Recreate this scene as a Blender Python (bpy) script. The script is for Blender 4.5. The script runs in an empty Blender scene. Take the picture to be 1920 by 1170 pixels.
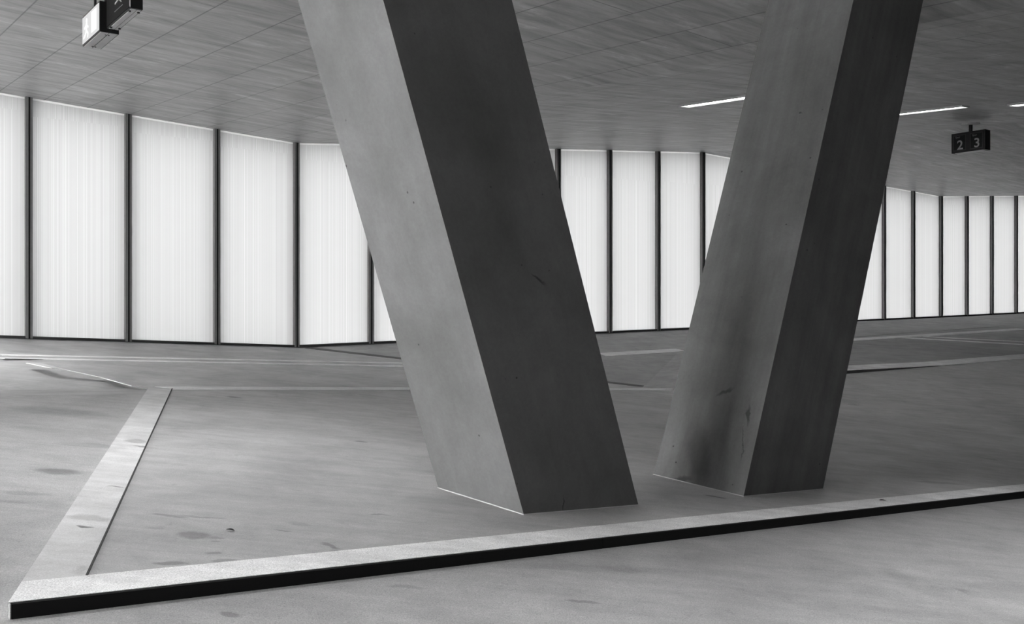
import bpy, bmesh, math, random
from mathutils import Vector, Matrix
from mathutils.geometry import tessellate_polygon

random.seed(7)
scene = bpy.context.scene
COL = scene.collection

# ------------------------------------------------------------------ survey
# Sight lines of a level camera (1.5 m high, looking along +y), used to survey
# the place: a pixel of the 1920x1170 frame becomes a ray, the ray meets a plane.
F = 1800.0
EYE = Vector((0.0, 0.0, 1.5))


def ray(px, py):
    return Vector(((px - 960.0) / F, 1.0, -(py - 585.0) / F))


def at_depth(px, py, d):
    return EYE + ray(px, py) * d


class Plane:
    """z = a + bx + cy"""
    def __init__(s, a, b, c):
        s.a, s.b, s.c = a, b, c

    @staticmethod
    def through(p, q, r):
        n = (q - p).cross(r - p)
        return Plane((n.dot(p)) / n.z, -n.x / n.z, -n.y / n.z)

    def z(s, x, y):
        return s.a + s.b * x + s.c * y

    def up(s, x, y, h=0.0):
        return Vector((x, y, s.z(x, y) + h))

    def hit(s, px, py):
        d = ray(px, py)
        t = (s.a + s.b * EYE.x + s.c * EYE.y - EYE.z) / (d.z - s.b * d.x - s.c * d.y)
        return EYE + d * t

    def lifted(s, h):
        return Plane(s.a + h, s.b, s.c)


def V2(v):
    return Vector((v.x, v.y, 0))


# ------------------------------------------------------------------ helpers
def obj(name, bm, mats, parent=None, smooth=False):
    me = bpy.data.meshes.new(name)
    bmesh.ops.recalc_face_normals(bm, faces=bm.faces[:])
    bm.to_mesh(me)
    bm.free()
    for m in (mats if isinstance(mats, (list, tuple)) else [mats]):
        me.materials.append(m)
    if smooth:
        for p in me.polygons:
            p.use_smooth = True
    o = bpy.data.objects.new(name, me)
    COL.objects.link(o)
    if parent:
        o.parent = parent
        o.matrix_parent_inverse = parent.matrix_world.inverted() if False else Matrix.Translation(-parent.location)
    return o


def tag(o, label, cat, group=None, kind='thing'):
    o['label'] = label
    o['category'] = cat
    o['kind'] = kind
    if group:
        o['group'] = group
    return o


def thing(name, loc, label, cat, group=None, kind='thing'):
    o = bpy.data.objects.new(name, None)
    o.empty_display_size = 0.2
    COL.objects.link(o)
    o.location = loc
    return tag(o, label, cat, group, kind)


def structure(o):
    o['kind'] = 'structure'
    return o


def bm_prism(bm, bottom, top, mat=0):
    """closed solid between two equal rings of points"""
    b = [bm.verts.new(p) for p in bottom]
    t = [bm.verts.new(p) for p in top]
    n = len(b)
    fs = [bm.faces.new(t), bm.faces.new(list(reversed(b)))]
    for i in range(n):
        j = (i + 1) % n
        fs.append(bm.faces.new((b[i], b[j], t[j], t[i])))
    for f in fs:
        f.material_index = mat
    return fs


def bm_box(bm, o, ux, uy, uz, mat=0):
    """box from corner o along three edge vectors"""
    return bm_prism(bm, [o, o + ux, o + ux + uy, o + uy],
                    [o + uz, o + ux + uz, o + ux + uy + uz, o + uy + uz], mat)


def bm_tube(bm, p, q, r, seg=16, r2=None):
    d = (q - p).normalized()
    a = d.orthogonal().normalized()
    b = d.cross(a)
    r2 = r if r2 is None else r2
    ring = lambda c, rr: [c + (a * math.cos(2 * math.pi * k / seg) + b * math.sin(2 * math.pi * k / seg)) * rr
                          for k in range(seg)]
    bm_prism(bm, ring(p, r), ring(q, r2))


def bevel(bm, w, seg=2, angle=0.5):
    es = [e for e in bm.edges if len(e.link_faces) == 2 and e.calc_face_angle(0) > angle]
    bmesh.ops.bevel(bm, geom=es, offset=w, segments=seg, affect='EDGES', profile=0.5)


def text_mesh(body, size, weight, thick):
    cu = bpy.data.curves.new('lettering', 'FONT')
    cu.body = body
    cu.size = size
    cu.offset = weight
    cu.extrude = thick / 2
    cu.resolution_u = 6
    cu.align_x = 'LEFT'
    tmp = bpy.data.objects.new('lettering', cu)
    COL.objects.link(tmp)
    bpy.context.view_layer.update()
    me = bpy.data.meshes.new_from_object(tmp.evaluated_get(bpy.context.evaluated_depsgraph_get()))
    bpy.data.objects.remove(tmp)
    bpy.data.curves.remove(cu)
    bm = bmesh.new()
    bm.from_mesh(me)
    bpy.data.meshes.remove(me)
    return bm


def place_flat(bm, origin, ux, uy, un, x, y):
    """map flat (x,y,z) mesh onto a face; x,y offset in face coordinates"""
    for v in bm.verts:
        c = v.co.copy()
        v.co = origin + ux * (x + c.x) + uy * (y + c.y) + un * c.z


# ------------------------------------------------------------------ materials
class NT:
    def __init__(s, name):
        s.m = bpy.data.materials.new(name)
        s.m.use_nodes = True
        s.t = s.m.node_tree
        s.t.nodes.clear()
        s.out = s.n('ShaderNodeOutputMaterial')

    def n(s, typ, **kw):
        x = s.t.nodes.new(typ)
        for k, v in kw.items():
            if isinstance(v, tuple) and len(v) == 2 and hasattr(v[0], 'is_output'):
                v = v
            setattr(x, k, v)
        return x

    def link(s, a, b):
        s.t.links.new(a, b)

    def val(s, sock, v):
        if hasattr(v, 'is_output'):
            s.link(v, sock)
        else:
            sock.default_value = v

    def math(s, op, a, b=0.0, c=0.0, clamp=False):
        x = s.n('ShaderNodeMath', operation=op, use_clamp=clamp)
        for i, v in enumerate((a, b, c)):
            s.val(x.inputs[i], v)
        return x.outputs[0]

    def vmath(s, op, a, b=(0, 0, 0)):
        x = s.n('ShaderNodeVectorMath', operation=op)
        s.val(x.inputs[0], a)
        s.val(x.inputs[1], b)
        return x

    def coords(s):
        return s.n('ShaderNodeTexCoord').outputs['Object']

    def mapping(s, vec, loc=(0, 0, 0), rot=(0, 0, 0), scale=(1, 1, 1), typ='POINT'):
        x = s.n('ShaderNodeMapping', vector_type=typ)
        s.link(vec, x.inputs['Vector'])
        x.inputs['Location'].default_value = loc
        x.inputs['Rotation'].default_value = rot
        x.inputs['Scale'].default_value = scale
        return x.outputs[0]

    def noise(s, vec, scale, detail=6.0, rough=0.6, dist=0.0):
        x = s.n('ShaderNodeTexNoise')
        s.link(vec, x.inputs['Vector'])
        x.inputs['Scale'].default_value = scale
        x.inputs['Detail'].default_value = detail
        x.inputs['Roughness'].default_value = rough
        x.inputs['Distortion'].default_value = dist
        return x.outputs['Fac']

    def remap(s, v, a, b, lo, hi, smooth=False):
        x = s.n('ShaderNodeMapRange', interpolation_type='SMOOTHSTEP' if smooth else 'LINEAR')
        s.link(v, x.inputs['Value'])
        for k, q in zip(('From Min', 'From Max', 'To Min', 'To Max'), (a, b, lo, hi)):
            x.inputs[k].default_value = q
        return x.outputs[0]

    def mul(s, a, b):
        return s.math('MULTIPLY', a, b)

    def finish(s, grey, rough=0.7, bump=None, bump_strength=0.2, spec=0.3, bump_dist=0.01):
        p = s.n('ShaderNodeBsdfPrincipled')
        c = s.n('ShaderNodeCombineColor')
        for i in range(3):
            s.val(c.inputs[i], grey)
        s.link(c.outputs[0], p.inputs['Base Color'])
        s.val(p.inputs['Roughness'], rough)
        p.inputs['Specular IOR Level'].default_value = spec
        if bump is not None:
            b = s.n('ShaderNodeBump')
            b.inputs['Strength'].default_value = bump_strength
            b.inputs['Distance'].default_value = bump_dist
            s.link(bump, b.inputs['Height'])
            s.link(b.outputs[0], p.inputs['Normal'])
        s.link(p.outputs[0], s.out.inputs['Surface'])
        return s.m


def plain(name, grey, rough=0.6, spec=0.3, metallic=0.0, mottling=0.08):
    t = NT(name)
    c = t.coords()
    g = t.mul(t.remap(t.noise(c, 9.0), 0.3, 0.7, 1 - mottling, 1 + mottling), grey)
    m = t.finish(g, rough, spec=spec)
    for n in m.node_tree.nodes:
        if n.type == 'BSDF_PRINCIPLED':
            n.inputs['Metallic'].default_value = metallic
    return m


def stain_factor(t, vec, stains):
    """product of stain masks; each stain = (centre, angle, half length, half width, strength)"""
    wob = t.n('ShaderNodeTexNoise')
    t.link(vec, wob.inputs['Vector'])
    wob.inputs['Scale'].default_value = 9.0
    wob.inputs['Detail'].default_value = 4.0
    w = t.vmath('SUBTRACT', wob.outputs['Color'], (0.5, 0.5, 0.5)).outputs[0]
    w = t.vmath('SCALE', w)
    w.inputs['Scale'].default_value = 0.10
    warped = t.vmath('ADD', vec, w.outputs[0]).outputs[0]
    fac = None
    for c, ang, hl, hw, k in stains:
        m = t.mapping(warped, c, (0, 0, ang), (hl, hw, 10.0), 'TEXTURE')
        ln = t.vmath('LENGTH', m).outputs['Value']
        f = t.remap(ln, 0.55, 1.1, 1.0 - k, 1.0, True)
        fac = f if fac is None else t.mul(fac, f)
    return fac


def concrete_floor(name, base, stains=(), rough=0.55, grain=0.5):
    t = NT(name)
    c = t.coords()
    big = t.remap(t.noise(c, 0.35, 5, 0.62), 0.3, 0.7, 0.80, 1.16)
    mid = t.remap(t.noise(c, 2.3, 8, 0.68, 0.4), 0.3, 0.72, 0.80, 1.16)
    str_ = t.remap(t.noise(t.mapping(c, rot=(0, 0, -0.2), scale=(0.5, 4.0, 1)), 2.0, 6, 0.7), 0.3, 0.7, 0.86, 1.12)
    fine = t.remap(t.noise(c, 150.0, 3, 0.8), 0.3, 0.7, 1 - 0.35 * grain, 1 + 0.3 * grain)
    blot = t.remap(t.noise(t.mapping(c, (3.1, 7.7, 0)), 3.4, 5, 0.55, 0.6), 0.66, 0.76, 1.0, 0.74, True)
    g = t.mul(t.mul(t.mul(big, mid), t.mul(fine, blot)), t.mul(str_, base))
    if stains:
        g = t.mul(g, stain_factor(t, c, stains))
    r = t.remap(t.noise(c, 1.3, 6, 0.6), 0.3, 0.7, rough - 0.1, rough + 0.12)
    return t.finish(g, r, bump=t.noise(c, 60.0, 5, 0.7), bump_strength=0.12, spec=0.5)


def board_concrete(name, base, axis_rot, row, width, shift):
    """slab soffit: shutter-board joints, grain running across"""
    t = NT(name)
    c = t.coords()
    uv = t.mapping(c, shift, (0, 0, axis_rot), (1, 1, 1))
    br = t.n('ShaderNodeTexBrick')
    br.offset = 0.5
    t.link(uv, br.inputs['Vector'])
    br.inputs['Scale'].default_value = 1.0
    br.inputs['Mortar Size'].default_value = 0.011
    br.inputs['Mortar Smooth'].default_value = 0.3
    br.inputs['Brick Width'].default_value = width
    br.inputs['Row Height'].default_value = row
    br.inputs['Bias'].default_value = 0.0
    for k in ('Color1', 'Color2'):
        br.inputs[k].default_value = (1, 1, 1, 1)
    br.inputs['Color1'].default_value = (0.94, 0.94, 0.94, 1)
    br.inputs['Mortar'].default_value = (0.42, 0.42, 0.42, 1)
    sep = t.n('ShaderNodeSeparateColor')
    t.link(br.outputs['Color'], sep.inputs[0])
    grain = t.remap(t.noise(t.mapping(uv, scale=(3.2, 0.55, 1)), 1.6, 9, 0.68, 0.5), 0.30, 0.70, 0.56, 1.42)
    big = t.remap(t.noise(uv, 0.5, 4, 0.6), 0.3, 0.7, 0.88, 1.1)
    light = t.remap(t.noise(t.mapping(uv, (5, 2, 0), scale=(2.6, 0.9, 1)), 1.0, 7, 0.7), 0.54, 0.70, 1.0, 1.45, True)
    g = t.mul(t.mul(sep.outputs[0], grain), t.mul(big, t.mul(light, base)))
    return t.finish(g, 0.42, bump=t.noise(uv, 14.0, 6, 0.7), bump_strength=0.06, spec=0.5)


def cast_concrete(name, base, axis, streak, pits, stains=()):
    """column concrete; axis = direction along the shaft, streaks follow it"""
    t = NT(name)
    c = t.coords()
    # frame with z along the shaft
    q = Vector(axis).normalized().rotation_difference(Vector((0, 0, 1))).to_euler()
    a = t.mapping(c, rot=tuple(q))
    cloud = t.remap(t.noise(a, 1.4, 8, 0.62, 0.3), 0.3, 0.7, 0.80, 1.16)
    run = t.remap(t.noise(t.mapping(a, scale=(6, 6, 0.45)), 1.0, 7, 0.62, 0.2), 0.3, 0.7, 1 - streak, 1 + 0.55 * streak)
    fine = t.remap(t.noise(a, 45.0, 4, 0.7), 0.3, 0.7, 0.93, 1.06)
    g = t.mul(t.mul(cloud, run), t.mul(fine, base))
    vo = t.n('ShaderNodeTexVoronoi')
    t.link(c, vo.inputs['Vector'])
    vo.inputs['Scale'].default_value = 5.5
    pit = t.remap(vo.outputs['Distance'], 0.03, 0.055, 1.0 - pits, 1.0, True)
    sel = t.remap(t.noise(c, 2.2, 3, 0.5), 0.44, 0.54, 0.0, 1.0)
    pit = t.math('MAXIMUM', pit, sel)
    g = t.mul(g, pit)
    if stains:
        g = t.mul(g, stain_factor(t, c, stains))
    return t.finish(g, 0.62, bump=t.noise(a, 30.0, 6, 0.7), bump_strength=0.08, spec=0.3)


def emitter(name, strength, grey=1.0):
    t = NT(name)
    e = t.n('ShaderNodeEmission')
    e.inputs['Color'].default_value = (grey, grey, grey, 1)
    e.inputs['Strength'].default_value = strength
    t.link(e.outputs[0], t.out.inputs['Surface'])
    return t.m


def diffuser_glass(name, trans):
    """ribbed translucent infill: fine upright ribs of differing clarity, a short offset band at the head"""
    t = NT(name)
    c = t.coords()                       # x across the pane, z up (0 at the sill, 1 at the head: see 'head' below)
    sx = t.n('ShaderNodeSeparateXYZ')
    t.link(c, sx.inputs[0])
    geo = t.n('ShaderNodeObjectInfo')
    head = t.math('GREATER_THAN', sx.outputs['Z'], HEAD_BAND)
    def ribs(off):
        x = t.math('ADD', t.math('ADD', sx.outputs['X'], off), t.mul(geo.outputs['Random'], 37.0))
        v = t.n('ShaderNodeCombineXYZ')
        t.link(x, v.inputs[0])
        a = t.noise(v.outputs[0], 11.0, 2, 0.5)
        b = t.noise(v.outputs[0], 45.0, 2, 0.6)
        fine = t.remap(b, 0.52, 0.62, 0.0, 1.0, True)
        broad = t.remap(a, 0.35, 0.65, 0.0, 1.0)
        line = t.remap(t.noise(v.outputs[0], 28.0, 0, 0.5), 0.22, 0.25, 0.70, 1.0, True)
        return t.mul(t.math('ADD', t.math('ADD', 0.80, t.mul(fine, 0.17)), t.mul(broad, 0.07)), line)
    mix = t.n('ShaderNodeMix')
    t.link(head, mix.inputs[0])
    t.link(ribs(0.0), mix.inputs[2])
    t.link(ribs(5.3), mix.inputs[3])
    f = mix.outputs[0]
    tr = t.n('ShaderNodeBsdfTranslucent')
    cc = t.n('ShaderNodeCombineColor')
    g = t.mul(f, trans)
    for i in range(3):
        t.link(g, cc.inputs[i])
    t.link(cc.outputs[0], tr.inputs['Color'])
    df = t.n('ShaderNodeBsdfDiffuse')
    cd = t.n('ShaderNodeCombineColor')
    gd = t.mul(f, 0.36)
    for i in range(3):
        t.link(gd, cd.inputs[i])
    t.link(cd.outputs[0], df.inputs['Color'])
    add = t.n('ShaderNodeAddShader')
    t.link(tr.outputs[0], add.inputs[0])
    t.link(df.outputs[0], add.inputs[1])
    t.link(add.outputs[0], t.out.inputs['Surface'])
    return t.m


def frosted_strip(name, trans):
    t = NT(name)
    tr = t.n('ShaderNodeBsdfTranslucent')
    tr.inputs['Color'].default_value = (trans, trans, trans, 1)
    df = t.n('ShaderNodeBsdfDiffuse')
    df.inputs['Color'].default_value = (0.5, 0.5, 0.5, 1)
    add = t.n('ShaderNodeAddShader')
    t.link(tr.outputs[0], add.inputs[0])
    t.link(df.outputs[0], add.inputs[1])
    t.link(add.outputs[0], t.out.inputs['Surface'])
    return t.m


def clear_glass(name):
    t = NT(name)
    tb = t.n('ShaderNodeBsdfTransparent')
    tb.inputs['Color'].default_value = (0.94, 0.94, 0.94, 1)
    t.link(tb.outputs[0], t.out.inputs['Surface'])
    return t.m


# ------------------------------------------------------------------ the lie of the land
TILT_X, TILT_Y = -0.098, 0.0244            # the deck falls to the right, rises slightly away
LANE = Plane(0.0, TILT_X, TILT_Y)          # lane in front
KERB_H = 0.059
ISLE = LANE.lifted(KERB_H)                 # top of the raised island

H = 4.70                                   # clear height at the glass wall


def wall_pt(px, top, bot, h_px, HH=None):
    d = F * H / h_px
    return at_depth(px, bot, d), at_depth(px, top, d)


# glass wall: base and head of every mullion, left to right
MUL = []
k0b, k0t = wall_pt(554, 268, 651, 383)
m3b, m3t = wall_pt(53, 183, 635, 452)
step1b, step1t = (k0b - m3b) / 3, (k0t - m3t) / 3
N_LEFT = 10
for k in range(-N_LEFT, 4):
    MUL.append((m3b + step1b * k, m3t + step1t * k))
I0 = len(MUL) - 1                          # corner mullion
d0 = k0b.y


def run(pxs, d_start, d_end, x_start, x_end, top, bot):
    """mullions seen at pxs on the straight plan line between two stations"""
    A = Vector(((x_start - 960) / F * d_start, d_start))
    B = Vector(((x_end - 960) / F * d_end, d_end))
    for px in pxs:
        r = (px - 960) / F
        dx, dy = B.x - A.x, B.y - A.y
        t = (r * A.y - A.x) / (dx - r * dy)
        d = A.y + dy * t
        f = (px - x_start) / (x_end - x_start)
        yt = top[0] + (top[1] - top[0]) * f
        yb = bot[0] + (bot[1] - bot[0]) * f
        MUL.append((at_depth(px, yb, d), at_depth(px, yt, d)))


d1 = d0 * 1.30
run([693.6, 822, 938, 1044.5, 1141, 1231.5, 1315.4], d0, d1, 554, 1315.4, (268, 286), (651, 616))
I1 = len(MUL) - 1
d2 = d1 * 1.27
run([1393, 1465, 1533, 1596, 1655, 1710, 1762], d1, d2, 1315.4, 1762, (286, 368), (616, 595))
I2 = len(MUL) - 1
d3 = d2 * 1.0906
run([1810.5, 1857.5, 1903], d2, d3, 1762, 1903, (368, 367), (595, 588))
lastb = MUL[-1][0] - MUL[-2][0]
lastt = MUL[-1][1] - MUL[-2][1]
N_RIGHT = 5
for k in range(N_RIGHT):
    MUL.append((MUL[-1][0] + lastb, MUL[-1][1] + lastt))

# far deck along the left glass wall, parallel to the lane
vpB = Vector((-400 - 960, F, 585 - 415)).normalized()
FAR = Plane.through(k0b, m3b, k0b + vpB)
# ceiling folds all run along this bearing (joints of the shutter boards)
D2 = Vector((-400 - 960, F, 585 - 450)) / F

# ------------------------------------------------------------------ materials in use
HEAD_BAND = H - 0.20 - 0.16
CEIL_ROT = math.atan2(D2.y, D2.x)


def isle(px, py):
    return ISLE.hit(px, py)


def st(px, py, ang, hl, hw, k, plane=None):
    p = (plane or ISLE).hit(px, py)
    return ((p.x, p.y, p.z), ang, hl, hw, min(k * 1.35, .7))


ISLE_STAINS = [st(361, 1004, 0.0, .11, .07, .30), st(409, 1008, 0.2, .045, .03, .22), st(402, 1016, 0, .025, .02, .2),
               st(320, 967, .1, .12, .03, .28), st(380, 969, .05, .16, .018, .26), st(400, 1038, -.1, .05, .025, .25),
               st(419, 1051, .5, .06, .025, .25), st(320, 1056, .3, .10, .03, .35), st(619, 1023, -.5, .09, .025, .3),
               st(530, 995, .2, .05, .012, .3), st(440, 745, 0, .12, .05, .35), st(676, 828, 0, .06, .04, .4),
               st(1340, 931, -.3, .10, .03, .5), st(712, 965, 0, .09, .02, .3), st(560, 982, 0, .10, .05, .14),
               st(1190, 1003, .4, .05, .02, .3), st(1760, 905, 0.2, .3, .06, .2)]
STRIP_STAINS = [st(165, 972, 0, .13, .07, .22), st(255, 828, 0, .1, .09, .25), st(272, 838, 0, .09, .03, .35),
                st(220, 914, 0, .06, .015, .4), st(160, 988, -.3, .06, .018, .55)]
LANE_STAINS = [st(108, 884, .1, .16, .10, .35, LANE), st(100, 770, .1, .5, .25, .2, LANE), st(170, 835, .1, .3, .1, .16, LANE),
               st(430, 1152, 0, .05, .03, .3, LANE), st(1090, 1128, 0, .10, .02, .3, LANE), st(50, 925, .1, .15, .06, .2, LANE),
               st(760, 1100, .2, .10, .025, .2, LANE), st(22, 940, .1, .14, .05, .2, LANE), st(1100, 1065, .2, .7, .07, .1, LANE)]

M_LANE = concrete_floor('lane_concrete', 0.365, LANE_STAINS, 0.45, 1.3)
M_DECK = concrete_floor('darker_deck_concrete', 0.31, (), 0.6, 0.3)  # lower tone and weaker grain for the deck beyond the fold
M_ISLE = concrete_floor('island_concrete', 0.40, ISLE_STAINS, 0.50, 0.8)
M_STRIP = concrete_floor('border_strip_paint', 0.80, STRIP_STAINS, 0.6, 1.2)
M_STRIP_GREY = concrete_floor('greyer_border_strip_paint', 0.58, STRIP_STAINS, 0.6, 0.6)  # greyer tone with weaker grain on the left strip
M_MORTAR = plain('mortar', 0.5, 0.8, 0.1)
M_KERB = plain('black_kerb_paint', 0.008, 0.75, 0.15)
M_GROOVE = plain('saw_cut', 0.05, 0.9, 0.1)
M_LINE = concrete_floor('line_paint', 0.78, (), 0.6, 0.4)
M_DRAIN = plain('drain_steel', 0.05, 0.6, 0.3)
M_CEIL = board_concrete('soffit_concrete', 0.38, -CEIL_ROT, 0.807, 3.69, (-7.45, 8.07, 0))
M_WALL = concrete_floor('wall_concrete', 0.08, (), 0.7, 0.3)
M_FRAME = plain('grey_anodised', 0.14, 0.45, 0.4)
M_RAIL = plain('white_rail', 0.75, 0.5, 0.3)
M_SEAL = plain('black_seal', 0.01, 0.8, 0.1)
M_SILL = plain('dark_sill', 0.03, 0.6, 0.2)
M_PANE = diffuser_glass('ribbed_translucent_glass', 0.0284)
M_HEADSTRIP = frosted_strip('frosted_head_strip', 0.036)
M_OUTER = clear_glass('outer_clear_glass')
M_BLACK = plain('black_sheet_metal', 0.008, 0.45, 0.3)
M_FACE = plain('dark_sign_face', 0.007, 0.6, 0.08)
M_GREY = plain('grey_sheet_metal', 0.52, 0.5, 0.4)
M_WHITE = plain('white_lettering', 0.30, 0.6, 0.2)
M_OUTLINE = plain('dark_grey_outline', 0.035, 0.6, 0.2)
M_STEEL = plain('brushed_steel', 0.6, 0.4, 0.5, 0.0)
M_LAMP = emitter('lamp_diffuser', 6.0)
M_EXIT = emitter('lit_exit_face', 0.76)
M_EXITW = emitter('lit_exit_symbol', 1.15)
M_LEAF = plain('dry_leaf', 0.03, 0.8, 0.1)
M_GROUND = concrete_floor('outside_paving', 0.35, (), 0.8, 0.2)

# ------------------------------------------------------------------ island outline
BL = isle(278, 728)
FL = isle(15, 1131)
f_dir = (V2(isle(1920, 921)) - V2(FL)).normalized()
Q0 = isle(1262, 728.5)
Q1 = isle(1920, 815)
# right of the fold the island rises with the deck beyond
wdir = (V2(MUL[I2][0]) - V2(k0b)).normalized()


def along(p, d, px):
    """walk from p in plan direction d until the sight line px is met"""
    r = (px - 960) / F
    return (r * p.y - p.x) / (d.x - r * d.y)


t1 = along(Q0, wdir, 1590)
S1 = V2(Q0) + wdir * t1
S1 = at_depth(1590, 697, S1.y)
t2 = along(Q0, wdir, 1920)
S2 = V2(Q0) + wdir * t2
S2 = at_depth(1920, 673, S2.y)
FOLD = Plane.through(Q0, Q1, S2)
S1 = Vector((S1.x, S1.y, FOLD.z(S1.x, S1.y)))
S3 = FOLD.up(*(V2(S2) + (V2(S2) - V2(Q0)).normalized() * 5).xy)
fold_dir = (V2(Q1) - V2(Q0)).normalized()


def cross2(p, d, q, e):
    """plan intersection of p+sd and q+te"""
    den = d.x * e.y - d.y * e.x
    s = ((q.x - p.x) * e.y - (q.y - p.y) * e.x) / den
    return p + d * s


q2 = cross2(V2(FL), f_dir, V2(Q0), fold_dir)
Q2 = ISLE.up(q2.x, q2.y)
e2 = q2 + f_dir * 5.0
E2 = FOLD.up(e2.x, e2.y)

# ------------------------------------------------------------------ floor
GAP_BL = LANE.hit(278, 728)
bl_l = LANE.hit(0, 742)
ldir = (V2(bl_l) - V2(BL)).normalized()
A0 = LANE.up(*(V2(BL) + ldir * 32).xy)
T0 = FAR.hit(278, 728)
T1 = FAR.hit(30, 668)
tdir = (V2(T1) - V2(T0)).normalized()
TL = FAR.up(*(V2(T0) + tdir * 30).xy)
Rr = FAR.hit(1207, 725.3)
WL = MUL[0][0]
WLx = FAR.up(*(V2(WL) - V2(step1b).normalized() * 14 ).xy)
BACK_N = Vector((f_dir.y, -f_dir.x, 0))          # towards behind the camera, square to the kerb


def lane(p, h=0.0):
    return LANE.up(p.x, p.y, h)


lane_fl, lane_bl, lane_q0, lane_q2 = lane(FL), lane(BL), lane(Q0), lane(Q2)
far_left = V2(FL) - f_dir * 36
bk = V2(FL) + BACK_N * 11
P_bl = lane(bk - f_dir * 36)                      # behind left
P_br = lane(bk + f_dir * 20)
P_r = lane(V2(Q2) + f_dir * 6.5)
RW_END = MUL[-1][0]

bm = bmesh.new()
DECK_MAT = 0


def face(*pts):
    vs = []
    for p in pts:
        for v in bm.verts:
            if (v.co - p).length < 1e-4:
                vs.append(v)
                break
        else:
            vs.append(bm.verts.new(p))
    try:
        f = bm.faces.new(vs)
        f.material_index = DECK_MAT
        return f
    except ValueError:
        return None


A_left = lane(V2(A0))
# lane in front (also carried under the island), one plane
face(P_bl, P_br, P_r, lane_q2, lane_fl)
face(P_bl, lane_fl, lane_bl, A_left)
face(lane_fl, lane_q2, lane_q0)
face(lane_fl, lane_q0, lane_bl)
# fall behind the lane / island down to the far deck
face(A_left, lane_bl, T0, T1)
face(A_left, T1, TL)
face(lane_bl, lane_q0, Rr)
face(lane_bl, Rr, T0)
# far deck beside the left glass wall
face(TL, T1, k0b)
face(T1, T0, k0b)
face(T0, Rr, k0b)
face(TL, k0b, WL)
face(TL, WL, WLx)
# deck beyond the fold, up to the right-hand glass walls
DECK_MAT = 1
S1c = S1 + Vector((0, 0, 0.0))
m_i1, m_i2 = MUL[I1][0], MUL[I2][0]
prev = None
chain = [MUL[i][0] for i in range(I0, len(MUL))]
inner = [Rr, S1c, S2, S3]
for i in range(I0, I1):
    face(Rr, MUL[i + 1][0], MUL[i][0])
face(Rr, S1c, MUL[I1][0])
for i in range(I1, I2):
    face(S1c if i < I1 + 4 else S2, MUL[i + 1][0], MUL[i][0])
face(S1c, S2, MUL[I1 + 4][0])
for i in range(I2, len(MUL) - 1):
    face(S2 if i < I2 + 2 else S3, MUL[i + 1][0], MUL[i][0])
face(S2, S3, MUL[I2 + 2][0])
face(lane_q0, S1c, Rr)
DECK_MAT = 0
# under the island right of the fold, and the deck at the far right
P_e = lane(V2(E2) + f_dir * 1.5)
face(lane_q0, lane_q2, P_r, S3, S2, S1c)
RW1 = RW_END
face(S3, P_r, RW1)
face(P_r, lane(V2(P_br)), RW1)
floor = structure(obj('floor', bm, [M_LANE, M_DECK]))

# BVH of the visible deck so that painted lines follow it
from mathutils.bvhtree import BVHTree
fm = floor.data
FLOOR_BVH = BVHTree.FromPolygons([v.co for v in fm.vertices], [tuple(p.vertices) for p in fm.polygons])


def deck(px, py):
    h = FLOOR_BVH.ray_cast(EYE, ray(px, py).normalized())
    return h[0]


def deck_z(x, y):
    h = FLOOR_BVH.ray_cast(Vector((x, y, 6)), Vector((0, 0, -1)))
    return h[0].z if h[0] else None


# ------------------------------------------------------------------ ceiling (folded slab)
bm = bmesh.new()
rows = []
heads = [t for b, t in MUL]
ext = heads[0] - (heads[1] - heads[0]) * 1
extr = heads[-1] + (heads[-1] - heads[-2]) * 1
prof = [ext] + [heads[0], heads[I0], heads[I1], heads[I2], heads[-1], extr]
TH = Vector((0, 0, 0.45))
for s in (0.45, -46.0):
    rows.append([p + D2 * s for p in prof])
for k in range(len(prof) - 1):
    a, b = rows[0][k], rows[0][k + 1]
    c, d = rows[1][k + 1], rows[1][k]
    bm_prism(bm, [a, b, c, d], [a + TH, b + TH, c + TH, d + TH])
bmesh.ops.remove_doubles(bm, verts=bm.verts[:], dist=1e-4)
dead = [f for f in bm.faces if all(len(e.link_faces) > 2 for e in f.edges if abs((e.verts[0].co - e.verts[1].co).normalized().dot(D2.normalized())) > .99) and
        abs(f.normal.z) < 0.2 and len([1 for e in f.edges if len(e.link_faces) > 2]) >= 2]
bmesh.ops.delete(bm, geom=dead, context='FACES_ONLY')
ceiling = structure(obj('ceiling', bm, M_CEIL))
CEIL = [Plane.through(prof[k], prof[k + 1], prof[k] + D2) for k in range(len(prof) - 1)]
C1, C2, C3, C4 = CEIL[1], CEIL[2], CEIL[3], CEIL[4]
cm = ceiling.data
CEIL_BVH = BVHTree.FromPolygons([v.co for v in cm.vertices], [tuple(p.vertices) for p in cm.polygons])


def soffit(px, py):
    return CEIL_BVH.ray_cast(EYE, ray(px, py).normalized())[0]


def soffit_z(x, y):
    return CEIL_BVH.ray_cast(Vector((x, y, -3)), Vector((0, 0, 1)))[0].z


# ------------------------------------------------------------------ glass wall
UP = Vector((0, 0, 1))
JW, JD = 0.055, 0.10


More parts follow.
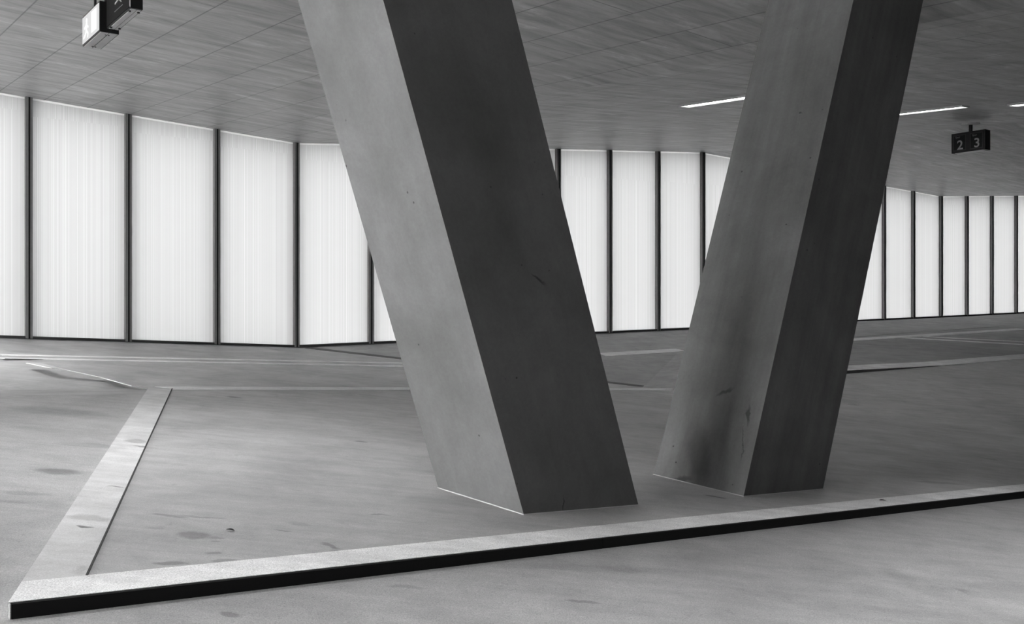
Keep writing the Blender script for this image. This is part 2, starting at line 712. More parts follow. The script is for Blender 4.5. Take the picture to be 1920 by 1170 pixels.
def glass_bay(i):
    (b0, t0), (b1, t1) = MUL[i], MUL[i + 1]
    w = V2(b1) - V2(b0)
    L = w.length
    ux = w / L
    un = Vector((ux.y, -ux.x, 0))          # towards the room
    root = bpy.data.objects.new('window_%d' % (i + 1), None)
    COL.objects.link(root)
    root.location = (b0.x, b0.y, b0.z)
    structure(root)
    root['label'] = 'tall ribbed translucent glass bay of the folded glass wall'
    g = 0.008                              # half of the black gap between neighbours

    def col(x, d, lift=0.0, drop=0.0):
        """point at x along the bay, d towards the room: (bottom, top)"""
        f = x / L
        p = V2(b0) + ux * x + un * d
        return (Vector((p.x, p.y, b0.z + (b1.z - b0.z) * f + lift)),
                Vector((p.x, p.y, t0.z + (t1.z - t0.z) * f - drop)))

    def slab(x0, x1, da, db, lift=0.0, drop=0.0, mats=None, only=None):
        bmx = bmesh.new()
        cs = [col(x0, da, lift, drop), col(x1, da, lift, drop), col(x1, db, lift, drop), col(x0, db, lift, drop)]
        if only == 'head':
            lo, hi = [c[1] - UP * 0.055 for c in cs], [c[1] for c in cs]
        elif only == 'sill':
            lo, hi = [c[0] for c in cs], [c[0] + UP * 0.05 for c in cs]
        else:
            lo, hi = [c[0] for c in cs], [c[1] for c in cs]
        bm_prism(bmx, lo, hi)
        return bmx
    for x0, x1 in ((g, g + JW), (L - g - JW, L - g)):
        o = obj('frame_jamb', slab(x0, x1, -0.22, JD, 0.0, 0.0), M_FRAME, root)
    obj('sill_rail', slab(g + JW, L - g - JW, -0.05, JD * 0.9, only='sill'), M_SILL, root)
    # panes: object axes x along the bay, z up from the sill
    M = Matrix(((ux.x, ux.y, 0), (un.x, un.y, 0), (0, 0, 1)))

    def sheet(name, v, th, inner):
        bmp = bmesh.new()
        loc = lambda p: M @ (p - b0)
        fr = [bmp.verts.new(loc(p)) for p in v]
        bk_ = [bmp.verts.new(loc(p + th)) for p in v]
        bmp.faces.new(fr).material_index = 0
        for a in range(4):
            bmp.faces.new((fr[a], fr[(a + 1) % 4], bk_[(a + 1) % 4], bk_[a])).material_index = 1
        bmp.faces.new(list(reversed(bk_))).material_index = 1
        p = obj(name, bmp, [inner, M_OUTER], None)
        p.parent = root
        p.rotation_euler = (0, 0, math.atan2(ux.y, ux.x))
    c0, c1 = col(g + JW, 0, 0.05, 0.040), col(L - g - JW, 0, 0.05, 0.040)
    sheet('glass_pane', [c0[0], c1[0], c1[1], c0[1]], un * -0.03, M_PANE)
    d0_, d1_ = col(g + JW, 0.004, 0, 0.0), col(L - g - JW, 0.004, 0, 0.0)
    dn = UP * -0.044
    sheet('head_strip', [d0_[1] + dn, d1_[1] + dn, d1_[1], d0_[1]], un * -0.02, M_HEADSTRIP)
    return root


for i in range(len(MUL) - 1):
    glass_bay(i)
for i, (b, t) in enumerate(MUL):
    # black seal closing the gap between two bays, and at the corners
    pv = MUL[max(i - 1, 0)][0]
    nx = MUL[min(i + 1, len(MUL) - 1)][0]
    ux = (V2(nx) - V2(pv)).normalized()
    un = Vector((ux.y, -ux.x, 0))
    bm = bmesh.new()
    q = V2(b) - ux * 0.014 - un * 0.2
    z0, z1 = b.z, t.z
    o = Vector((q.x, q.y, z0))
    bm_box(bm, o, ux * 0.028, un * (0.2 + JD + 0.006), UP * (z1 - z0))
    structure(obj('trim_%d' % (i + 1), bm, M_SEAL))

# ------------------------------------------------------------------ plain walls out of view
def wall_between(name, a, b, z0, z1, th=0.25):
    bm = bmesh.new()
    d = (b - a).normalized()
    n = Vector((d.y, -d.x, 0)) * th
    bm_box(bm, Vector((a.x, a.y, z0)), b - a, n, UP * (z1 - z0))
    return structure(obj(name, bm, M_WALL))


wb_a, wb_b = V2(P_bl), V2(P_br)
wb_m = wb_a + f_dir * 20.0
wall_between('wall_back', wb_m, wb_b, -4.0, 6.5)
wall_between('wall_left_added', wb_m - BACK_N * 8.2, wb_m, -4.0, 6.5)  # added out of view; its end sets where daylight enters
wall_between('wall_left_far_added', V2(MUL[0][0]), wb_m - BACK_N * 18.5, -4.0, 6.5)  # added far piece, narrowing the daylight opening on the left
wall_between('wall_right', wb_b, V2(MUL[-1][0]), -4.0, 8.0)

# ------------------------------------------------------------------ raised island
island = thing('traffic_island', tuple(lane(FL)), 'low raised concrete island with pale border and black kerb carrying both leaning columns',
               'traffic island')
T_SLAB = 0.001


def poly_slab(name, pts, plane_of, lift, base_drop, mat, parent, smooth=False):
    bm = bmesh.new()
    top = [p + UP * lift for p in pts]
    bot = [p - UP * base_drop for p in pts]
    bm_prism(bm, bot, top)
    return obj(name, bm, mat, parent)


# inner lines of the border
IL_F = lambda px, py: isle(px, py)
in_FL = isle(160, 1080)
in_BL = isle(322, 728.6)
in_Ff = isle(1920, 908)
in_fdir = (V2(in_Ff) - V2(in_FL)).normalized()
iq = cross2(V2(in_FL), in_fdir, V2(Q0), fold_dir)
in_Q2 = ISLE.up(iq.x, iq.y)
ie = iq + in_fdir * 5
in_E2 = FOLD.up(ie.x, ie.y)
back_in0 = isle(322, 731)
back_in1 = isle(1262, 732.5)
# main slab: near panel and the panel right of the fold
bm = bmesh.new()
D = UP * 0.055
near = [FL, Q2, Q0, BL]
bm_prism(bm, [p - D for p in near], near)
far = [Q2, E2, S3, S2, S1, Q0]
bm_prism(bm, [p - D for p in far], far)
slab = obj('deck_slab', bm, M_ISLE, island)
# border strips lie 2 mm proud
E = UP * 0.003


def strip(name, pts, mat=M_STRIP, up=0.003):
    bm = bmesh.new()
    bm_prism(bm, [p + UP * 0.0005 for p in pts], [p + UP * up for p in pts])
    return obj(name, bm, mat, island)


xl = cross2(V2(FL), (V2(BL) - V2(FL)).normalized(), V2(in_FL), in_fdir)
in_X = ISLE.up(xl.x, xl.y)
bm = bmesh.new()
for quad in ([FL, Q2, in_Q2, in_FL, in_X], [Q2, E2, in_E2, in_Q2]):
    bm_prism(bm, [p + UP * 0.0005 for p in quad], [p + E for p in quad])
fs_ = obj('border_strip', bm, M_STRIP, island)
strip('border_strip', [in_X, in_FL, in_BL, BL], M_STRIP_GREY)
strip('border_strip', [isle(290, 725), in_BL, back_in0, back_in1, Q0])
# saw cut beside the left strip
n_ = (V2(in_BL) - V2(in_FL)).normalized()
s_ = Vector((n_.y, -n_.x, 0)) * 0.010
strip('joint_groove', [in_FL, in_FL + s_, in_BL + s_, in_BL], M_GROOVE, 0.0035)
# black kerb face along the front, with butt joints
kerb_n = BACK_N * 0.02
bm = bmesh.new()
L_tot = (V2(E2) - V2(FL)).length
joint_s = (V2(isle(1130, 1010)) - V2(FL)).dot(f_dir)
cuts = [0.007, joint_s, (V2(Q2) - V2(FL)).length]
for a, b in zip(cuts[:-1], cuts[1:]):
    pa, pb = V2(FL) + f_dir * (a + .002), V2(FL) + f_dir * (b - .002)
    ring = [pa, pb, pb + kerb_n, pa + kerb_n]
    bm_prism(bm, [lane(p, 0.0) for p in ring], [ISLE.up(p.x, p.y, 0.0) for p in ring])
obj('kerb_face', bm, M_KERB, island)
# pale end of the kerb at the corner
bm = bmesh.new()
pa, pb = V2(FL) + f_dir * 0.002, V2(FL) + f_dir * 0.007
ring = [pa, pb, pb + kerb_n, pa + kerb_n]
bm_prism(bm, [lane(p) for p in ring], [ISLE.up(p.x, p.y) for p in ring])
obj('kerb_end', bm, M_ISLE, island)
# far kerb: pale strip with a dark riser that runs out to the right
far_kerb = thing('kerb', tuple(S1), 'pale painted kerb strip with dark riser behind the right leaning column', 'kerb')
wd = (V2(S2) - V2(S1)).normalized()
wn = Vector((-wd.y, wd.x, 0))
RISE = 0.11
bm = bmesh.new()
u0 = V2(S1) - wd * 2.5
len_r = (V2(FOLD.hit(1745, 683)) - V2(S1)).dot(wd) + 2.5
K0p, K1p = u0, u0 + wd * len_r
w_r = wn * 0.10
bm_prism(bm, [FOLD.up(p.x, p.y, 0.001) for p in (K0p, K1p, K1p + w_r, K0p + w_r)],
         [FOLD.up(K0p.x, K0p.y, RISE), FOLD.up(K1p.x, K1p.y, 0.006), FOLD.up(*(K1p + w_r).xy, 0.006), FOLD.up(*(K0p + w_r).xy, RISE)])
obj('riser', bm, M_DRAIN, far_kerb)
bm = bmesh.new()
K2p = u0 + wd * 18
w_s = wn * 0.42
lift = lambda p, h: FOLD.up(p.x, p.y, h)
bm_prism(bm, [lift(K0p, RISE), lift(K1p, .006), lift(K1p + w_s, .006), lift(K0p + w_s, RISE)],
         [lift(K0p, RISE + .01), lift(K1p, .016), lift(K1p + w_s, .016), lift(K0p + w_s, RISE + .01)])
bm_prism(bm, [lift(K1p, .002), lift(K2p, .002), lift(K2p + w_s, .002), lift(K1p + w_s, .002)],
         [lift(K1p, .016), lift(K2p, .016), lift(K2p + w_s, .016), lift(K1p + w_s, .016)])
obj('border_strip', bm, M_STRIP, far_kerb)

# ------------------------------------------------------------------ painted lines and drain on the deck
def deck_line(name, px_pts, width, mat, label, cat, group=None, up=0.006, steps=10):
    pts = []
    for (xa, ya), (xb, yb) in zip(px_pts[:-1], px_pts[1:]):
        for k in range(steps):
            f = k / steps
            pts.append(deck(xa + (xb - xa) * f, ya + (yb - ya) * f))
    pts.append(deck(*px_pts[-1]))
    pts = [p for p in pts if p]
    bm = bmesh.new()
    prevs = None
    for k, p in enumerate(pts):
        a, b = pts[max(k - 1, 0)], pts[min(k + 1, len(pts) - 1)]
        d = (V2(b) - V2(a)).normalized()
        n = Vector((-d.y, d.x, 0)) * width / 2
        ring = []
        for sgn in (-1, 1):
            q = p + n * sgn
            z = deck_z(q.x, q.y)
            z = p.z if z is None or abs(z - p.z) > .1 else z
            ring += [bm.verts.new((q.x, q.y, z - .004)), bm.verts.new((q.x, q.y, z + up))]
        ring = [ring[0], ring[1], ring[3], ring[2]]
        if prevs:
            for j in range(4):
                bm.faces.new((prevs[j], prevs[(j + 1) % 4], ring[(j + 1) % 4], ring[j]))
        else:
            bm.faces.new(ring)
        prevs = ring
    bm.faces.new(list(reversed(prevs)))
    o = obj(name, bm, mat)
    return tag(o, label, cat, group)


G = 'pale lines painted on the far deck'
deck_line('floor_line', [(2, 665.5), (756, 681)], .17, M_LINE, 'farther of two parallel pale lines before the left glass wall', 'floor line', G)
deck_line('floor_line', [(2, 671.5), (757, 687)], .17, M_LINE, 'nearer of two parallel pale lines before the left glass wall', 'floor line', G)
deck_line('floor_line', [(1128, 665), (1275, 656.5)], .36, M_LINE, 'pale floor line seen between the two leaning columns', 'floor line', G)
deck_line('floor_line', [(1585, 638), (1700, 631), (1919, 617)], .42, M_LINE, 'long pale line rising right beyond the right column', 'floor line', G)
deck_line('floor_line', [(1600, 631), (1880, 611)], .2, plain('faded_line', .33), 'faint worn line just beyond the long pale line, right', 'floor line', G)
deck_line('floor_line', [(1688, 633), (1919, 646)], .30, M_LINE, 'lower of two pale lines branching off right of right column', 'floor line', G)
deck_line('floor_line', [(1730, 631), (1919, 641)], .26, M_LINE, 'upper of two pale lines branching off right of right column', 'floor line', G)
deck_line('drainage_channel', [(575, 652.2), (757, 673), (1150, 718.5), (1206, 725)], .2, M_DRAIN,
          'narrow dark drainage slot running from the glass wall corner behind the columns', 'drain')
deck_line('floor_line', [(62, 681), (118, 692), (200, 710), (262, 727)], .2, plain('pale_streak', .55), 'pale streak leading to the far left island corner',  # pale strip laid along the floor crease
          'floor line', G)


# ------------------------------------------------------------------ leaning columns
def leaning_column(pxA, pxB, pxC, lean, label, marks_px, streak):
    A_, B_, C_ = (ISLE.hit(*p) for p in (pxA, pxB, pxC))
    D_ = A_ + C_ - B_
    base = [A_, B_, C_, D_]
    d = Vector((lean[0], lean[1], 1.0))
    root = thing('leaning_column', tuple((A_ + C_) / 2), label, 'column', 'leaning concrete columns on the island')
    tops = []
    for p in base:
        h = 3.0
        for _ in range(20):                       # meet the soffit
            q = p + d * h
            zc = soffit_z(q.x, q.y)
            h += (zc - q.z) * 0.7
        tops.append(p + d * (h + 0.0))
    bm = bmesh.new()
    low = [p + d * 0.001 for p in base]
    bm_prism(bm, low, tops)
    bevel(bm, 0.012, 2)
    st_ = []
    nl = (A_ - B_)
    pl = {'left': (B_, (A_ - B_).normalized()), 'front': (B_, (C_ - B_).normalized())}
    for face_, px, py, ang, hl, hw, k in marks_px:
        o0, e = pl[face_]
        n = e.cross(d).normalized()
        r = ray(px, py)
        t = (o0 - EYE).dot(n) / r.dot(n)
        st_.append(((EYE + r * t), e, d, ang, hl, hw, k))
    mat = column_material('cast_concrete_' + label.split()[1], d, streak, st_)
    sh = obj('shaft', bm, mat, root)
    # thin mortar bed round the foot
    bm = bmesh.new()
    c = sum((p for p in base), Vector()) / 4
    def out(p, s):
        v = V2(p - c)
        q = p + v.normalized() * s
        return ISLE.up(q.x, q.y)
    bm_prism(bm, [out(p, .010) + UP * .0005 for p in base], [out(p, .007) + UP * .005 for p in base])
    obj('mortar_bed', bm, M_MORTAR, root)
    return root


def column_material(name, d, streak, stains):
    t = NT(name)
    c = t.coords()
    a = t.mapping(c, rot=tuple(d.normalized().rotation_difference(UP).to_euler()))
    cloud = t.remap(t.noise(a, 1.3, 8, 0.62, 0.3), 0.3, 0.7, 0.74, 1.22)
    run_ = t.remap(t.noise(t.mapping(a, scale=(5.5, 5.5, 0.4)), 1.0, 7, 0.62, 0.2), 0.3, 0.7, 1 - streak, 1 + 0.5 * streak)
    fine = t.remap(t.noise(a, 45.0, 4, 0.7), 0.3, 0.7, 0.93, 1.06)
    g = t.mul(t.mul(cloud, run_), t.mul(fine, 0.13))
    vo = t.n('ShaderNodeTexVoronoi')
    t.link(c, vo.inputs['Vector'])
    vo.inputs['Scale'].default_value = 6.5
    pit = t.remap(vo.outputs['Distance'], 0.03, 0.065, 0.3, 1.0, True)
    pit = t.math('MAXIMUM', pit, t.remap(t.noise(c, 2.6, 3, 0.5), 0.50, 0.56, 0.0, 1.0))
    g = t.mul(g, pit)
    wob = t.n('ShaderNodeTexNoise')
    t.link(c, wob.inputs['Vector'])
    wob.inputs['Scale'].default_value = 14.0
    wob.inputs['Detail'].default_value = 5.0
    w = t.vmath('SUBTRACT', wob.outputs['Color'], (0.5, 0.5, 0.5)).outputs[0]
    ws = t.vmath('SCALE', w)
    ws.inputs['Scale'].default_value = 0.07
    wc = t.vmath('ADD', c, ws.outputs[0]).outputs[0]
    for p, e, dd, ang, hl, hw, k in stains:
        dn = dd.normalized()
        n = e.cross(dn).normalized()
        v = n.cross(e).normalized()
        ax = e * math.cos(ang) + v * math.sin(ang)
        ay = v * math.cos(ang) - e * math.sin(ang)
        rel = t.vmath('SUBTRACT', wc, tuple(p)).outputs[0]
        du = t.n('ShaderNodeVectorMath', operation='DOT_PRODUCT')
        t.link(rel, du.inputs[0]); du.inputs[1].default_value = tuple(ax / hl)
        dv = t.n('ShaderNodeVectorMath', operation='DOT_PRODUCT')
        t.link(rel, dv.inputs[0]); dv.inputs[1].default_value = tuple(ay / hw)
        dz = t.n('ShaderNodeVectorMath', operation='DOT_PRODUCT')
        t.link(rel, dz.inputs[0]); dz.inputs[1].default_value = tuple(n / 0.08)
        cv = t.n('ShaderNodeCombineXYZ')
        for i_, s_ in enumerate((du, dv, dz)):
            t.link(s_.outputs['Value'], cv.inputs[i_])
        ln = t.vmath('LENGTH', cv.outputs[0]).outputs['Value']
        g = t.mul(g, t.remap(ln, 0.4, 1.15, 1.0 - k, 1.0, True))
    return t.finish(g, 0.6, bump=t.noise(a, 30.0, 6, 0.7), bump_strength=0.08, spec=0.3)


leaning_column((822, 915), (982, 965), (1197, 947), (-.265, -.178),
               'large left concrete column leaning left, pale side face and dark front face',
               [('front', 1010, 525, -.55, .07, .010, .6), ('front', 1240, 80, 0, .02, .02, .5),
                ('left', 838, 368, 0, .03, .015, .4), ('front', 1056, 945, 1.5, .06, .006, .6)], 0.10)
leaning_column((1226, 890), (1394, 931), (1543, 917), (.281, .21),
               'right concrete column leaning right, streaked grey side face with dark smears',
               [('left', 1360, 735, -.6, .09, .016, .55), ('left', 1403, 778, 1.35, .10, .018, .6), ('left', 1393, 830, 1.4, .16, .006, .5),
                ('left', 1310, 850, 1.2, .35, .13, .35), ('left', 1275, 900, -.3, .12, .03, .5), ('left', 1500, 212, 0, .012, .012, .6)], 0.26)  # the long wide patch darkens the side face near its foot

# ------------------------------------------------------------------ ceiling strip lights
d2u = D2.normalized()


def strip_light(p0, p1, width, label, plane):
    """recessed batten between two soffit points"""
    ctr = (p0 + p1) / 2
    root = thing('strip_light', tuple(ctr), label, 'ceiling light', 'strip lights on the folded soffit')
    ax = (p1 - p0).normalized()
    nrm = Vector((plane.b, plane.c, -1)).normalized()      # downwards
    ay = nrm.cross(ax).normalized()
    L = (p1 - p0).length
    bm = bmesh.new()
    o = p0 - ay * (width / 2 + .02) - ax * .02 + nrm * 0.002
    # open frame of four bars
    for (q, u, v) in ((o, ax * (L + .04), ay * .02), (o + ay * (width + .02), ax * (L + .04), ay * .02),
                      (o + ay * .02, ax * .02, ay * width), (o + ay * .02 + ax * (L + .02), ax * .02, ay * width)):
        bm_box(bm, q, u, v, nrm * 0.03)
    obj('frame', bm, M_GREY, root)
    bm = bmesh.new()
    bm_box(bm, p0 - ay * (width / 2) + nrm * 0.002, ax * L, ay * width, nrm * 0.016)
    obj('diffuser', bm, M_LAMP, root)
    return root


def on_line(p, plane, length):
    q = p - D2.normalized() * length
    return Vector((q.x, q.y, plane.z(q.x, q.y)))


la = C2.hit(1284, 197.5)
strip_light(la, on_line(la, C2, 3.4), .24, 'lit ceiling strip light emerging left of the right column', C2)
lb = C2.hit(1809, 198)
strip_light(lb, on_line(lb, C2, -3.6), .24, 'lit ceiling strip light right of the right column, above the numbered sign', C2)
lc = C2.hit(1899, 196)
strip_light(lc, on_line(lc, C2, 3.4), .30, 'lit ceiling strip light cut off by the right picture edge', C2)

# ------------------------------------------------------------------ hanging signs
# numbered lane sign
def num_sign():
    mount = C2.hit(1820, 231)
    if C3.hit(1820, 231).y < mount.y and False:
        mount = C3.hit(1820, 231)
    d = mount.y
    ctr_top = at_depth(1820, 248, d)
    sc = d / F                                   # metres per pixel there
    root = thing('lane_number_sign', tuple(mount), 'black two-panel hanging sign with numbers 2 and 3', 'sign')
    Wp, Hh, Dp = 36.5 * sc, 37 * sc, 19 * sc
    ux = -Vector((D2.x, D2.y, 0)).normalized()
    un = Vector((ux.y, -ux.x, 0))                # towards the viewer
    Wp = 31.5 * sc / (ux.x - .478 * ux.y)
    bm = bmesh.new()
    o = ctr_top - ux * Wp - un * (Dp / 2) - UP * Hh
    bm_box(bm, o, ux * (2 * Wp), un * Dp, UP * Hh)
    bevel(bm, .012, 2)
    obj('housing', bm, M_BLACK, root)
    fo = o + un * (Dp + .001)
    for k, ch in enumerate('23'):
        bx = k * Wp
        m = .045
        bm = bmesh.new()
        bm_box(bm, fo + ux * (bx + m) + UP * m, ux * (Wp - 2 * m), un * .006, UP * (Hh - 2 * m))
        f = obj('number_panel', bm, M_SIGNFACE, root)
        bm = bmesh.new()
        e = .016
        a = fo + ux * (bx + m) + UP * m + un * .006
        for q, u, v in ((a, ux * (Wp - 2 * m), UP * e), (a + UP * (Hh - 2 * m - e), ux * (Wp - 2 * m), UP * e),
                        (a + UP * e, ux * e, UP * (Hh - 2 * m - 2 * e)), (a + UP * e + ux * (Wp - 2 * m - e), ux * e, UP * (Hh - 2 * m - 2 * e))):
            bm_box(bm, q, u, un * .003, v)
        obj('outline', bm, M_OUTLINE, f)
        bm = text_mesh(ch, Hh * .66, .004, .004)
        xs = [v.co.x for v in bm.verts]
        ys = [v.co.y for v in bm.verts]
        s = Hh * .47 / (max(ys) - min(ys))
        bmesh.ops.scale(bm, vec=(s, s, 1), verts=bm.verts[:])
        cx = (min(xs) + max(xs)) / 2 * s
        place_flat(bm, fo + un * .009, ux, UP, un, bx + Wp * .53 - cx, Hh * .15 - min(ys) * s)
        obj('numeral', bm, M_WHITE, f)
        bm = text_mesh('Spur', Hh * .135, .001, .003)
        place_flat(bm, fo + un * .009, ux, UP, un, bx + m + .05, Hh * .74)
        obj('lettering', bm, M_LETTER, f)
    bm = bmesh.new()
    bm_tube(bm, ctr_top - UP * .01, mount + UP * .005, .04, 14)
    obj('pole', bm, M_BLACK, root)
    bm = bmesh.new()
    bm_tube(bm, mount - UP * .045, mount + UP * .0, .19, 24)
    obj('ceiling_plate', bm, M_STEEL, root)
    bm = bmesh.new()
    bm_box(bm, o - UP * .012 + ux * .06 + un * .03, ux * (2 * Wp - .12), un * (Dp - .06), UP * .012)
    obj('underside_plate', bm, M_GREY, root)


M_SIGNFACE = plain('sign_face_black', 0.004, 0.5, 0.2)
M_LETTER = plain('faint_lettering', 0.12, 0.6, 0.2)
num_sign()


def box_signs():
    """lit exit box and, butted to its near end, a thinner black box"""
    d = 9.4
    sx = Vector((D2.x, D2.y, 0)).normalized()               # along the faces, away from us
    nx = Vector((-sx.y, sx.x, 0))                           # out of the lit face, to the left
    if nx.x > 0:
        nx = -nx
    th = -nx
    near_b = at_depth(187, 58.5, d)                         # near bottom corner of the lit face
    near_t = at_depth(187, 1, d)
    h = near_t.z - near_b.z
    # length so that the far corner falls on x=155
    r = (155 - 960) / F
    L = (r * near_b.y - near_b.x) / (sx.x - r * sx.y)
    r = (223 - 960) / F
    T = (r * near_b.y - near_b.x) / (th.x - r * th.y)
    slope = 0.0
    root = thing('exit_sign', tuple(near_b + sx * L / 2 + th * T / 2), 'lit white exit box hanging from the soffit, top left', 'exit sign',
                 'box signs hanging top left')
    bm = bmesh.new()
    bm_box(bm, near_b, sx * L, th * T, UP * h)
    bevel(bm, .006, 1)
    obj('housing', bm, M_BLACK, root)
    m = .018
    bm = bmesh.new()
    bm_box(bm, near_b + sx * m + UP * m + nx * .001, sx * (L - 2 * m), nx * .006, UP * (h - 2 * m))
    f = obj('lit_face', bm, M_EXIT, root)
    # symbol: running figure on the far half, door on the near half
    fo = near_b + nx * .0075
    def quad(b, u0, v0, u1, v1):
        bm_box(b, fo + sx * u0 + UP * v0, sx * (u1 - u0), nx * .004, UP * (v1 - v0))
    bm = bmesh.new()
    quad(bm, L * .14, h * .16, L * .42, h * .84)
    obj('door_symbol', bm, M_EXITW, f)
    bm = bmesh.new()
    ca = fo + sx * L * .70 + UP * h * .72
    bm_tube(bm, ca, ca + nx * .004, h * .085, 16)
    def limb(a, b, w):
        p = fo + sx * L * a[0] + UP * h * a[1]
        q = fo + sx * L * b[0] + UP * h * b[1]
        dd = (q - p).normalized()
        s = dd.cross(nx) * w * h
        bm_prism(bm, [p - s, p + s, q + s * .8, q - s * .8], [x + nx * .004 for x in (p - s, p + s, q + s * .8, q - s * .8)])
    limb((.70, .64), (.72, .38), .085)
    limb((.71, .58), (.60, .46), .035)
    limb((.71, .60), (.83, .50), .035)
    limb((.72, .40), (.62, .26), .045)
    limb((.62, .27), (.64, .12), .035)
    limb((.72, .40), (.80, .24), .045)
    limb((.80, .25), (.88, .20), .035)
    obj('running_figure', bm, M_EXITW, f)
    bm = bmesh.new()
    bm_box(bm, near_b + sx * .01 + th * .01 - UP * .004, sx * (L - .02), th * (T / 2 - .015), UP * .004)
    bm_box(bm, near_b + sx * .01 + th * (T / 2 + .005) - UP * .004, sx * (L - .02), th * (T / 2 - .015), UP * .004)
    up_ = obj('underside_panel', bm, M_GREY, root)
    for a in (.12, .88):
        for b in (.42, .58):
            bm = bmesh.new()
            q = near_b + sx * L * a + th * T * b - UP * .004
            bm_tube(bm, q, q - UP * .004, .009, 10)
            obj('screw', bm, M_BLACK, up_)
    tz = lambda p: C1.z(p.x, p.y)
    for a in (.2, .8):
        bm = bmesh.new()
        q = near_b + sx * L * a + th * T / 2 + UP * (h - .01)
        bm_tube(bm, q, Vector((q.x, q.y, tz(q) + .01)), .014, 10)
        obj('hanger_rod', bm, M_BLACK, root)
    # --- black sign
    nb = near_b + th * (T * .36) - sx * .012 + UP * .035
    r = (245 - 960) / F
    msx = -sx
    L2 = (r * nb.y - nb.x) / (msx.x - r * msx.y)
    T2 = T * .60
    h2 = h * 1.75
    root = thing('black_box_sign', tuple(nb + msx * L2 / 2 + th * T2 / 2), 'unlit black box sign with small pale symbol, beside the lit exit box', 'sign',
                 'box signs hanging top left')
    bm = bmesh.new()
    bm_box(bm, nb, msx * L2, th * T2, UP * h2)
    bevel(bm, .006, 1)
    obj('housing', bm, M_BLACK, root)
    bm = bmesh.new()
    bm_box(bm, nb + msx * .012 + UP * .012 + nx * .001, msx * (L2 - .03), nx * .006, UP * (h2 - .024))
    f2 = obj('sign_face', bm, M_FACE, root)
    fo2 = nb + nx * .0075
    P = lambda u, v: fo2 + msx * L2 * u + UP * h * v
    bm = bmesh.new()
    bm_tube(bm, P(.60, .74), P(.60, .74) + nx * .004, h * .05, 14)
    def bar(a, b, w):
        p, q = P(*a), P(*b)
        dd = (q - p).normalized()
        s = dd.cross(nx) * w * h
        bm_prism(bm, [p - s, p + s, q + s, q - s], [x + nx * .004 for x in (p - s, p + s, q + s, q - s)])
    bar((.60, .68), (.56, .56), .03)
    bar((.57, .58), (.40, .52), .03)
    bar((.57, .55), (.66, .42), .015)
    obj('symbol', bm, M_WHITE, f2)
    bm = bmesh.new()
    bar((.38, .28), (.72, .28), .010)
    obj('underline', bm, M_LETTER, f2)
    bm = bmesh.new()
    bm_box(bm, nb + msx * (L2 - .012) + UP * .01 + nx * .001, msx * .010, nx * .006, UP * h * .42)
    obj('edge_trim', bm, M_GREY, root)
    bm = bmesh.new()
    bm_box(bm, nb + msx * .02 + th * .012 - UP * .004, msx * (L2 - .05), th * (T2 * .45), UP * .004)
    bm_box(bm, nb + msx * .02 + th * (T2 * .62) - UP * .004, msx * (L2 - .05), th * (T2 * .3), UP * .004)
    u2 = obj('underside_panel', bm, M_GREY, root)
    for a in (.12, .90):
        for b in (.12, .85):
            bm = bmesh.new()
            q = nb + msx * L2 * a + th * T2 * b - UP * .004
            bm_tube(bm, q, q - UP * .012, .012, 10)
            obj('screw', bm, M_BLACK, u2)
    for a in (.25, .75):
        bm = bmesh.new()
        q = nb + msx * L2 * a + th * T2 / 2 + UP * (h2 - .01)
        bm_tube(bm, q, Vector((q.x, q.y, tz(q) + .01)), .014, 10)
        obj('hanger_rod', bm, M_BLACK, root)


box_signs()


# ------------------------------------------------------------------ small litter
def leaf(px, py, length, ang, label, plane=ISLE, lift=.004):
    p = plane.hit(px, py)
    bm = bmesh.new()
    n = 7
    d = Vector((math.cos(ang), math.sin(ang), 0))
    s = Vector((-d.y, d.x, 0))
    ring_t, ring_b = [], []
    for side in (1, -1):
        for k in (range(n) if side > 0 else range(n - 2, 0, -1)):
            f = k / (n - 1)
            w = math.sin(math.pi * f) * length * .22
            c = d * (f - .5) * length + s * w * side
            z = .004 + .020 * math.sin(math.pi * f) + (.006 if side > 0 else 0)
            q = plane.up(p.x + c.x, p.y + c.y, lift + z * length * 5)
            ring_t.append(q + UP * .0015)
            ring_b.append(q)
    bm_prism(bm, ring_b, ring_t)
    return tag(obj('dry_leaf', bm, M_LEAF), label, 'leaf', 'leaves fallen on the island')


leaf(1655, 940, .06, .1, 'small dark curled leaf on the pale border below right column')
leaf(432, 996, .05, -.2, 'tiny dark leaf on bare concrete left of the columns')

# ------------------------------------------------------------------ outside ground
bm = bmesh.new()
bm_box(bm, Vector((-140, -90, -9.3)), Vector((260, 0, 0)), Vector((0, 220, 0)), Vector((0, 0, .2)))
structure(obj('ground', bm, M_GROUND))

# ------------------------------------------------------------------ light
world = bpy.data.worlds.new('overcast_sky')
scene.world = world
world.use_nodes = True
bg = world.node_tree.nodes['Background']
SKY = 48.0
bg.inputs['Color'].default_value = (1, 1, 1, 1)
bg.inputs['Strength'].default_value = SKY


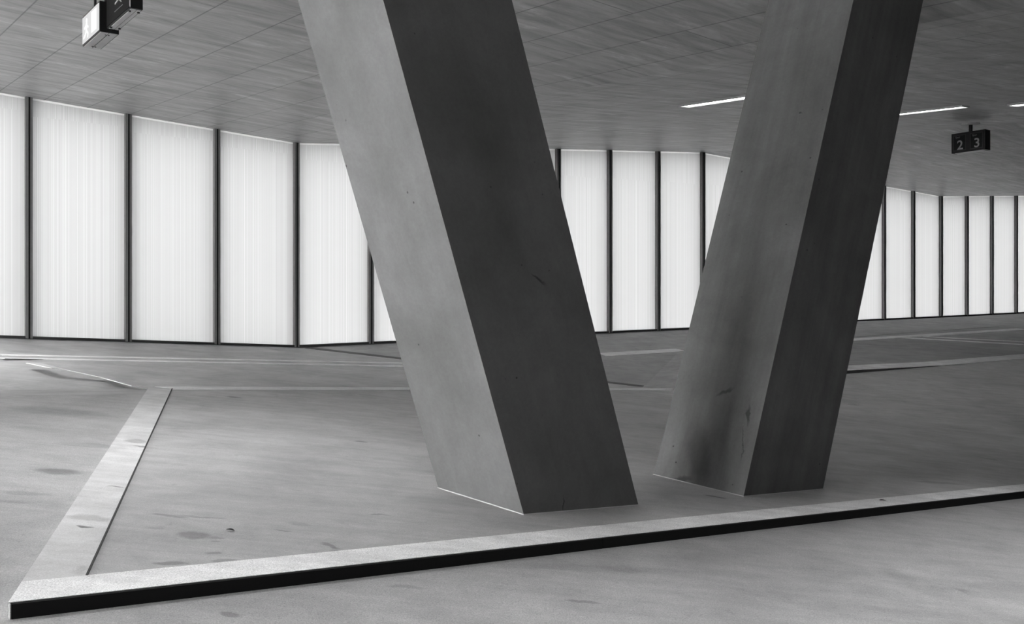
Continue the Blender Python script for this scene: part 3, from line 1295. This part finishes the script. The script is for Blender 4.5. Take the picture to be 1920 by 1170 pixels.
def added_lane_light(p, w, l, power, bearing, label):
    """added out of frame strip light with its lamp, to brighten the hall"""
    z = soffit_z(p.x, p.y)
    root = thing('strip_light', (p.x, p.y, z), label, 'ceiling light', 'added strip lights out of view')
    c, s = math.cos(bearing), math.sin(bearing)
    ax, ay = Vector((c, s, 0)), Vector((-s, c, 0))
    bm = bmesh.new()
    bm_box(bm, Vector((p.x, p.y, z - .10)) - ax * l / 2 - ay * w / 2, ax * l, ay * w, UP * .10)
    obj('housing', bm, M_GREY, root)
    ld = bpy.data.lights.new('added_strip_lamp', 'AREA')
    ld.shape = 'RECTANGLE'
    ld.size, ld.size_y = l, w
    ld.energy = power
    lo = bpy.data.objects.new('added_strip_lamp', ld)
    COL.objects.link(lo)
    lo.location = (p.x, p.y, z - .11)
    lo.rotation_euler = (0, 0, bearing)
    return lo


kb = math.atan2(f_dir.y, f_dir.x)
ROWS = (('over the front lane', 2.6, (-7.0, -3.4, 0.2, 3.8, 7.4), 51, 80),  # unseen lamps added to light the floor and column sides
        ('over the left side of the island', -1.2, (-8.5, -4.6, -0.8), 6, 110),
        ('over the middle of the island', -2.6, (-0.5, 2.0), 40, 105),
        ('over the far left deck', -9.0, (-5.0, -1.5), 20, 110),
        ('before the left glass wall', -12.5, (-4.0, -0.5), 240, 110))
PLACES = ('first', 'second', 'third', 'fourth', 'fifth')
for where, off, ss, pw, spread in ROWS:
    for k, s_ in enumerate(ss):
        p = V2(FL) + BACK_N * off + f_dir * s_
        lo = added_lane_light(p, .5, 2.2, pw, kb, 'added unseen strip light %s, %s from the left' % (where, PLACES[k]))
        lo.data.spread = math.radians(spread)

# ------------------------------------------------------------------ camera
cam = bpy.data.cameras.new('camera')
cam.sensor_width = 36
cam.sensor_fit = 'HORIZONTAL'
cam.lens = F / 1920 * 36
cam.clip_end = 500
co = bpy.data.objects.new('camera', cam)
COL.objects.link(co)
co.location = EYE
co.rotation_euler = (math.radians(90), 0, 0)
scene.camera = co

vs = scene.view_settings
vs.view_transform = 'Standard'
vs.look = 'None'
vs.gamma = 1.0
vs.use_curve_mapping = False
vs.exposure = 0.0
scene.cycles.use_denoising = True
scene.cycles.max_bounces = 10
scene.cycles.diffuse_bounces = 6
scene.cycles.transparent_max_bounces = 12
